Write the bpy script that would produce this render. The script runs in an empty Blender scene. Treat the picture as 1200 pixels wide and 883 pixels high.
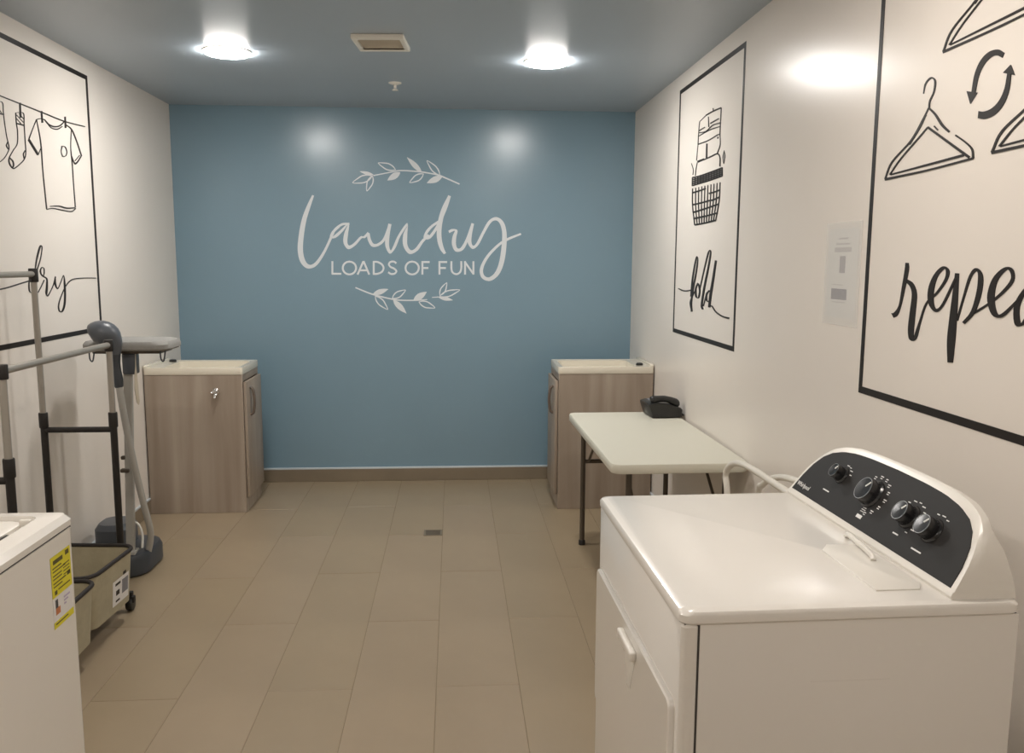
import bpy, bmesh, math, random
from mathutils import Vector, Matrix
random.seed(4)
S = bpy.context.scene
C = S.collection

# ------------------------------------------------------------ camera
FPX = 1001.28
cd = bpy.data.cameras.new('camera'); cam = bpy.data.objects.new('camera', cd); C.objects.link(cam)
cd.sensor_width = 36; cd.lens = 36*FPX/1200; cd.clip_start = .02
fw = Vector((.067564, .988647, -.134213)); rt = Vector((.997705, -.067542, .004720)); up = Vector((.004398, .134224, .990941))
cam.matrix_world = Matrix(((rt.x, up.x, -fw.x, 0), (rt.y, up.y, -fw.y, 0), (rt.z, up.z, -fw.z, 1.52), (0, 0, 0, 1)))
S.camera = cam
# ------------------------------------------------------------ world, exposure
w = bpy.data.worlds.new('world'); S.world = w; w.use_nodes = True
w.node_tree.nodes['Background'].inputs[0].default_value = (.5, .5, .5, 1)
w.node_tree.nodes['Background'].inputs[1].default_value = 0.05
S.view_settings.view_transform = 'Standard'; S.view_settings.look = 'None'
S.view_settings.exposure = 1.55; S.view_settings.gamma = 1; S.view_settings.use_curve_mapping = False
LAMP_FAR = 62.0; LAMP_NEAR = 42.0; LAMP_REAR_FILL = 36.0
COL_FAR = (1, .965, .92); COL_NEAR = (1, .915, .835)

XL, XR, YB, YF, H = -1.831, 1.220, 5.842, -1.9, 2.512

# ------------------------------------------------------------ materials
def srgb(r, g, b):
    f = lambda c: (c/255/12.92 if c <= 10 else ((c/255+.055)/1.055)**2.4)
    return (f(r), f(g), f(b))
MATS = {}
def mat(name, col, rough=.5, metal=0, var=.0, scale=8, stretch=(1, 1, 1), spec=.5, bump=0, bscale=60, emit=None, est=0, coat=0, coords='Object', alpha=1, trans=0):
    if name in MATS: return MATS[name]
    m = bpy.data.materials.new(name); m.use_nodes = True
    nt = m.node_tree; N = nt.nodes; L = nt.links; b = N['Principled BSDF']
    b.inputs['Roughness'].default_value = rough; b.inputs['Metallic'].default_value = metal
    b.inputs['Specular IOR Level'].default_value = spec
    b.inputs['Base Color'].default_value = (*col, 1)
    b.inputs['Coat Weight'].default_value = coat; b.inputs['Coat Roughness'].default_value = .08
    b.inputs['Alpha'].default_value = alpha; b.inputs['Transmission Weight'].default_value = trans
    tc = N.new('ShaderNodeTexCoord'); mp = N.new('ShaderNodeMapping'); mp.inputs['Scale'].default_value = stretch
    L.new(tc.outputs[coords], mp.inputs['Vector'])
    if var:
        n = N.new('ShaderNodeTexNoise'); n.inputs['Scale'].default_value = scale; n.inputs['Detail'].default_value = 5
        L.new(mp.outputs['Vector'], n.inputs['Vector'])
        r = N.new('ShaderNodeValToRGB')
        r.color_ramp.elements[0].position = .3; r.color_ramp.elements[1].position = .7
        r.color_ramp.elements[0].color = (*[c*(1-var) for c in col], 1); r.color_ramp.elements[1].color = (*[min(1, c*(1+var)) for c in col], 1)
        L.new(n.outputs['Fac'], r.inputs['Fac']); L.new(r.outputs['Color'], b.inputs['Base Color'])
    if bump:
        n2 = N.new('ShaderNodeTexNoise'); n2.inputs['Scale'].default_value = bscale; n2.inputs['Detail'].default_value = 3
        L.new(mp.outputs['Vector'], n2.inputs['Vector'])
        bp = N.new('ShaderNodeBump'); bp.inputs['Strength'].default_value = bump; bp.inputs['Distance'].default_value = .002
        L.new(n2.outputs['Fac'], bp.inputs['Height']); L.new(bp.outputs['Normal'], b.inputs['Normal'])
    if emit:
        b.inputs['Emission Color'].default_value = (*emit, 1); b.inputs['Emission Strength'].default_value = est
    MATS[name] = m; return m

def woodmat(name, c1, c2, c3):
    m = bpy.data.materials.new(name); m.use_nodes = True
    nt = m.node_tree; N = nt.nodes; L = nt.links; b = N['Principled BSDF']; b.inputs['Roughness'].default_value = .42
    tc = N.new('ShaderNodeTexCoord'); mp = N.new('ShaderNodeMapping'); mp.inputs['Scale'].default_value = (9, 9, .55)
    L.new(tc.outputs['Object'], mp.inputs['Vector'])
    n = N.new('ShaderNodeTexNoise'); n.inputs['Scale'].default_value = 1.1; n.inputs['Detail'].default_value = 6; n.inputs['Distortion'].default_value = .5
    L.new(mp.outputs['Vector'], n.inputs['Vector'])
    r = N.new('ShaderNodeValToRGB'); e = r.color_ramp.elements
    e[0].position = .25; e[0].color = (*c1, 1); e[1].position = .75; e[1].color = (*c3, 1)
    k = e.new(.5); k.color = (*c2, 1)
    L.new(n.outputs['Fac'], r.inputs['Fac']); L.new(r.outputs['Color'], b.inputs['Base Color'])
    MATS[name] = m; return m

M_white = mat('white_gloss_paint', (.78, .73, .67), rough=.28, spec=.33, var=.012, scale=1.5, bump=.05, bscale=14)
M_blue = mat('blue_satin_paint', (.20, .31, .385), rough=.25, var=.03, scale=1.2, bump=.06, bscale=12)
M_ceil = mat('grey_blue_gloss_ceiling', (.41, .475, .54), rough=.38, var=.03, scale=1.0, spec=.5)
M_grout = mat('grout', (.225, .175, .115), rough=.85)
M_tile = mat('beige_porcelain_tile', (.305, .237, .154), rough=.36, var=.06, scale=2.2, bump=.05, bscale=40)
M_tile2 = mat('beige_porcelain_tile_pale', (.315, .244, .163), rough=.36, var=.06, scale=2.2, bump=.05, bscale=40)
M_base = mat('brown_skirting_tile', (.23, .185, .13), rough=.4, var=.08, scale=4)
M_glint = mat('pale_glint', (.62, .68, .72), rough=.35)
M_ink = mat('black_vinyl', (.018, .014, .012), rough=.45, spec=.3)
M_vwhite = mat('white_vinyl', (.69, .73, .76), rough=.45)
M_wood = woodmat('bleached_oak', (.25, .197, .152), (.335, .272, .215), (.42, .355, .29))
M_handle = mat('brown_handle', (.15, .115, .09), rough=.35)
M_basin = mat('cream_resin', (.74, .69, .58), rough=.2, coat=.3)
M_appl = mat('white_enamel', (.80, .77, .72), rough=.2, coat=.3)
M_appl2 = mat('white_plastic', (.80, .77, .71), rough=.32)
M_seam = mat('seam_shadow_gasket', (.06, .055, .05), rough=.8)
M_panel = mat('charcoal_panel', (.020, .0185, .0175), rough=.5, spec=.3)
M_knob = mat('black_knob', (.012, .012, .013), rough=.22)
M_chrome = mat('chrome', (.78, .78, .78), rough=.16, metal=1)
M_ring = mat('dull_chrome', (.35, .35, .35), rough=.35, metal=1)
M_mark = mat('white_print', (.78, .78, .76), rough=.5)
M_tabletop = mat('pale_plastic_top', (.655, .635, .54), rough=.42, bump=.15, bscale=220)
M_bronze = mat('brown_steel', (.085, .068, .050), rough=.4)
M_phone = mat('black_plastic', (.016, .016, .015), rough=.34)
M_hose = mat('white_hose', (.76, .73, .66), rough=.4)
M_tube = mat('grey_lacquered_tube', (.36, .335, .295), rough=.3, metal=.35)
M_black = mat('black_tube', (.012, .010, .009), rough=.42)
M_bin = mat('olive_beige_canvas', (.40, .355, .245), rough=.75, var=.06, scale=30, bump=.3, bscale=300)
M_trim = mat('dark_brown_binding', (.016, .012, .010), rough=.7)
M_steam = mat('slate_plastic', (.085, .095, .11), rough=.36)
M_slate = mat('dark_slate_plastic', (.045, .052, .062), rough=.4)
M_alu = mat('pale_grey_pole', (.42, .41, .38), rough=.35)
M_pad = mat('grey_pad_cloth', (.27, .265, .25), rough=.85, var=.05, scale=60, bump=.3, bscale=300)
M_cream = mat('cream_plastic', (.62, .56, .45), rough=.4)
M_vent = mat('vent_frame_cream', (.84, .82, .74), rough=.4)
M_vdark = mat('vent_mesh_beige', (.52, .46, .36), rough=.6)
M_drain = mat('tarnished_steel', (.20, .165, .12), rough=.45, metal=.1)
M_yel = mat('yellow_label', (.70, .62, .03), rough=.5)
M_lab = mat('label_paper', (.74, .72, .70), rough=.55)
M_labgrey = mat('label_grey', (.20, .20, .22), rough=.55)
M_labred = mat('label_orange', (.55, .20, .08), rough=.5)
M_olive = mat('label_dark_print', (.10, .085, .02), rough=.5)
M_lilac = mat('label_lilac', (.45, .38, .52), rough=.5)
M_paper = mat('notice_paper', (.73, .71, .68), rough=.5)
M_pgrey = mat('notice_pale_print', (.50, .48, .46), rough=.5)
M_pmid = mat('notice_grey_print', (.33, .31, .31), rough=.5)
M_pdark = mat('notice_violet_print', (.17, .15, .18), rough=.5)
M_sleeve = mat('clear_sleeve', (.9, .9, .88), rough=.12, alpha=.22)

# ------------------------------------------------------------ mesh helpers
def nb(): return bmesh.new()
def box(bm, lo, hi, bev=0, seg=2):
    g = bmesh.ops.create_cube(bm, size=1)
    vs = g['verts']
    for v in vs:
        v.co = Vector([(lo[i]+hi[i])/2 + v.co[i]*(hi[i]-lo[i]) for i in range(3)])
    if bev:
        es = list({e for v in vs for e in v.link_edges})
        bmesh.ops.bevel(bm, geom=es, offset=bev, segments=seg, affect='EDGES', profile=.5)
def frame_of(d):
    d = d.normalized(); a = Vector((0, 0, 1)) if abs(d.z) < .9 else Vector((1, 0, 0))
    u = d.cross(a).normalized(); return u, d.cross(u).normalized()
def loft(bm, rings, caps=True, closed=False):
    R = [[bm.verts.new(p) for p in r] for r in rings]
    n = len(R[0]); k = len(R)
    for i in range(k if closed else k-1):
        a, b = R[i], R[(i+1) % k]
        for j in range(n):
            try: bm.faces.new((a[j], a[(j+1) % n], b[(j+1) % n], b[j]))
            except ValueError: pass
    if caps and not closed:
        bm.faces.new(R[0][::-1]); bm.faces.new(R[-1])
def tube(bm, pts, r, seg=10, closed=False, sx=1, sy=1):
    P = [Vector(p) for p in pts]; n = len(P); rings = []; u = None
    for i in range(n):
        if closed: d = P[(i+1) % n]-P[i-1]
        else: d = P[min(i+1, n-1)]-P[max(i-1, 0)]
        d.normalize()
        if u is None: u, _ = frame_of(d)
        u = (u - d*u.dot(d)).normalized(); v = d.cross(u)
        rr_ = r[i] if isinstance(r, (list, tuple)) else r
        rings.append([P[i] + u*math.cos(t)*rr_*sx + v*math.sin(t)*rr_*sy for t in [2*math.pi*j/seg for j in range(seg)]])
    loft(bm, rings, closed=closed)
def cr(pts, n=6, closed=False):
    P = [Vector(p) for p in pts]; o = []; k = len(P)
    for i in range(k if closed else k-1):
        if closed: a, b, c, d = P[i-1], P[i], P[(i+1) % k], P[(i+2) % k]
        else:
            b, c = P[i], P[i+1]; a = P[i-1] if i else b*2-c; d = P[i+2] if i+2 < k else c*2-b
        for s in range(n):
            t = s/n
            o.append(.5*((2*b)+(c-a)*t+(2*a-5*b+4*c-d)*t*t+(3*b-a-3*c+d)*t**3))
    if not closed: o.append(P[-1])
    return o
def lathe(bm, prof, c=(0, 0, 0), axis=(0, 0, 1), seg=28):
    ax = Vector(axis).normalized(); u, v = frame_of(ax); c = Vector(c)
    loft(bm, [[c+ax*z+(u*math.cos(t)+v*math.sin(t))*max(r, 1e-5) for t in [2*math.pi*j/seg for j in range(seg)]] for r, z in prof])
def rr(x0, x1, y0, y1, r, n=5):
    o = []
    for cx, cy, a in ((x1-r, y1-r, 0), (x0+r, y1-r, 90), (x0+r, y0+r, 180), (x1-r, y0+r, 270)):
        for i in range(n+1):
            t = math.radians(a+90*i/n); o.append((cx+r*math.cos(t), cy+r*math.sin(t)))
    return o
def at(ring, z): return [Vector((x, y, z)) for x, y in ring]
def obj(name, bm, m, parent=None, smooth=True, world=False):
    bmesh.ops.remove_doubles(bm, verts=bm.verts, dist=1e-6)
    bmesh.ops.recalc_face_normals(bm, faces=bm.faces)
    if world and parent is not None:
        p = parent; M = Matrix()
        while p is not None:
            M = Matrix.LocRotScale(p.location, p.rotation_euler, None) @ M; p = p.parent
        bm.transform(M.inverted())
    me = bpy.data.meshes.new(name); bm.to_mesh(me); bm.free()
    me.materials.append(m)
    if smooth:
        for p in me.polygons: p.use_smooth = True
        me.set_sharp_from_angle(angle=math.radians(38))
    o = bpy.data.objects.new(name, me); C.objects.link(o)
    if parent is not None: o.parent = parent
    return o
def bobj(name, lo, hi, m, parent=None, bev=0, seg=2, world=False):
    bm = nb(); box(bm, lo, hi, bev, seg); return obj(name, bm, m, parent, True, world)
def thing(name, label, cat, loc, rz=0, group=None):
    o = bpy.data.objects.new(name, None); C.objects.link(o); o.location = loc; o.rotation_euler = (0, 0, rz)
    o.empty_display_size = .1
    o['label'] = label; o['category'] = cat
    if group: o['group'] = group
    return o
def tag(o, label, cat, group=None):
    o['label'] = label; o['category'] = cat
    if group: o['group'] = group
    return o
def struct(o, label=None):
    o['kind'] = 'structure'
    if label: o['label'] = label
    return o

# ------------------------------------------------------------ shell
floor = struct(bobj('floor', (XL-.1, YF-.1, -.1), (XR+.1, YB+.1, -.0016), M_grout), 'beige porcelain tile floor in long staggered planks')
TW, TL, G = .2985, 1.15, .0022
tm = {}
row_edges = [-.367 + TW*k for k in range(-6, 7)]
for k in range(-6, 7):
    x0 = -.367 + TW*k; x1 = x0 + TW
    if x1 < XL or x0 > XR: continue
    x0c, x1c = max(x0, XL-.002), min(x1, XR+.002)
    ph = 3.483 + (0 if k % 2 == 0 else TL/2) - (.035 if k == -3 else 0)
    y = ph - TL*6
    while y < YB:
        ya, yb = max(y, YF), min(y+TL, YB)
        if yb - ya > .02:
            key = (round(x1c-x0c, 4), round(yb-ya, 4))
            if key not in tm:
                bm = nb(); box(bm, (-(x1c-x0c)/2+G/2, -(yb-ya)/2+G/2, -.012), ((x1c-x0c)/2-G/2, (yb-ya)/2-G/2, 0), .0012, 1)
                me = bpy.data.meshes.new('tile'); bmesh.ops.recalc_face_normals(bm, faces=bm.faces); bm.to_mesh(me); bm.free(); tm[key] = me
                me.materials.append(M_tile)
            t = bpy.data.objects.new('tile', tm[key]); C.objects.link(t); t.parent = floor
            t.location = ((x0c+x1c)/2, (ya+yb)/2, random.uniform(-.0004, 0.0002))
            if random.random() < .4:
                t.material_slots[0].link = 'OBJECT'; t.material_slots[0].material = M_tile2
        y += TL
struct(bobj('wall_left', (XL-.12, YF-.12, -.1), (XL, YB+.12, H+.1), M_white), 'white glossy left wall')
struct(bobj('wall_right', (XR, YF-.12, -.1), (XR+.12, YB+.12, H+.1), M_white), 'white glossy right wall')
struct(bobj('wall_back', (XL, YB, -.1), (XR, YB+.12, H+.1), M_blue), 'blue painted wall at the far end')
struct(bobj('wall_front', (XL, YF-.12, -.1), (XR, YF, H+.1), M_white), 'white wall behind the camera')
struct(bobj('ceiling', (XL, YF, H), (XR, YB, H+.1), M_ceil), 'glossy grey blue ceiling')
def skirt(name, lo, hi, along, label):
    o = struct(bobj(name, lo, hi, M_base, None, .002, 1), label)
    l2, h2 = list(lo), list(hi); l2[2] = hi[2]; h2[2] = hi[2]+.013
    bobj('glint_strip', l2, h2, M_glint, o, .003, 2)  # pale strip stands in for light glinting along the skirting's top edge
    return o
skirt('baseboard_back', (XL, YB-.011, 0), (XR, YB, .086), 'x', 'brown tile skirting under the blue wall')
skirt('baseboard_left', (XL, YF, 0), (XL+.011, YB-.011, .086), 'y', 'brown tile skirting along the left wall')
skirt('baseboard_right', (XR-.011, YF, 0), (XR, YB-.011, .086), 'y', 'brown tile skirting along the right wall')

# ------------------------------------------------------------ ceiling fittings
def lamp(x, y, strength, col, label, group):
    t = thing('ceiling_lamp', label, 'lamp', (x, y, H), 0, group)
    bm = nb(); lathe(bm, [(.100, -.004), (.104, -.006), (.113, -.004), (.115, 0), (.09, 0), (.095, -.003)], seg=40); obj('trim_ring', bm, M_appl2, t)
    bm = nb(); lathe(bm, [(.101, -.002), (.102, -.011), (.099, -.0145), (.085, -.017), (.05, -.018), (0, -.0185)], seg=32)
    key = 'lamp_diffuser_%d' % int(strength*10)
    obj('diffuser', bm, mat(key, (.9, .9, .9), rough=.5, emit=col, est=strength), t)
    return t
lamp(-1.083, 4.36, LAMP_FAR, COL_FAR, 'round white ceiling lamp nearer the left wall, ahead of the blue wall', 'round ceiling lamps')
lamp(.470, 4.434, LAMP_FAR, COL_FAR, 'round white ceiling lamp nearer the right wall, above the folding table', 'round ceiling lamps')
for (x, y, e_, w_) in ((-1.083, 1.9, LAMP_NEAR, 'above the washer'), (.470, 1.9, LAMP_NEAR, 'above the dryer'), (-1.083, -.6, LAMP_REAR_FILL, 'added as fill light near the entrance wall on the washer side'), (.470, -.6, LAMP_REAR_FILL, 'added as fill light near the entrance wall on the dryer side')):  # rear pair is added, unseen, to brighten the faces turned to the camera
    lamp(x, y, e_, COL_NEAR, 'round white ceiling lamp overhead, ' + w_, 'round ceiling lamps')
v = thing('ceiling_vent', 'small beige square exhaust grille in the ceiling between the two lamps', 'vent', (-.325, 4.09, H), math.radians(-4))
bm = nb(); hw = .118; hl = .122
for lo, hi in (((-hw, -hl), (hw, -hl+.03)), ((-hw, hl-.03), (hw, hl)), ((-hw, -hl+.03), (-hw+.024, hl-.03)), ((hw-.024, -hl+.03), (hw, hl-.03))):
    box(bm, (lo[0], lo[1], -.022), (hi[0], hi[1], 0), .005, 2)
obj('frame', bm, M_vent, v)
bobj('backing', (-hw+.02, -hl+.025, -.006), (hw-.02, hl-.025, 0), M_vdark, v)
for i in range(9):
    y = -hl+.045 + i*(2*hl-.09)/8
    bobj('slat', (-hw+.024, y-.006, -.016), (hw-.024, y+.006, -.006), M_vdark, v, .002, 1)
sp = thing('ceiling_sprinkler', 'tiny white sprinkler head on the ceiling near the blue wall', 'sprinkler', (-.325, 5.026, H))
bm = nb(); lathe(bm, [(.036, 0), (.036, -.004), (.014, -.012), (0, -.012)], seg=20); obj('escutcheon', bm, M_appl2, sp)
bm = nb(); lathe(bm, [(.009, -.01), (.007, -.03), (0, -.03)], seg=12); lathe(bm, [(.001, -.028), (.018, -.040), (.018, -.043), (0, -.043)], seg=16); obj('deflector', bm, M_appl2, sp)
fd = thing('floor_drain', 'small square brown metal drain set in the tile floor', 'drain', (-.122, 4.664, 0))
bm = nb()
for lo, hi in (((-.052, -.05), (.052, -.042)), ((-.052, .042), (.052, .05)), ((-.052, -.042), (-.044, .042)), ((.044, -.042), (.052, .042))): box(bm, (*lo, -.002), (*hi, .003))
obj('frame', bm, M_drain, fd)
bobj('plate', (-.044, -.042, -.002), (.044, .042, .0015), M_drain, fd)
for i in range(5): bobj('grate_bar', (-.040, -.032+i*.016-.003, .0015), (.040, -.032+i*.016+.003, .003), M_bronze, fd)

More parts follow.
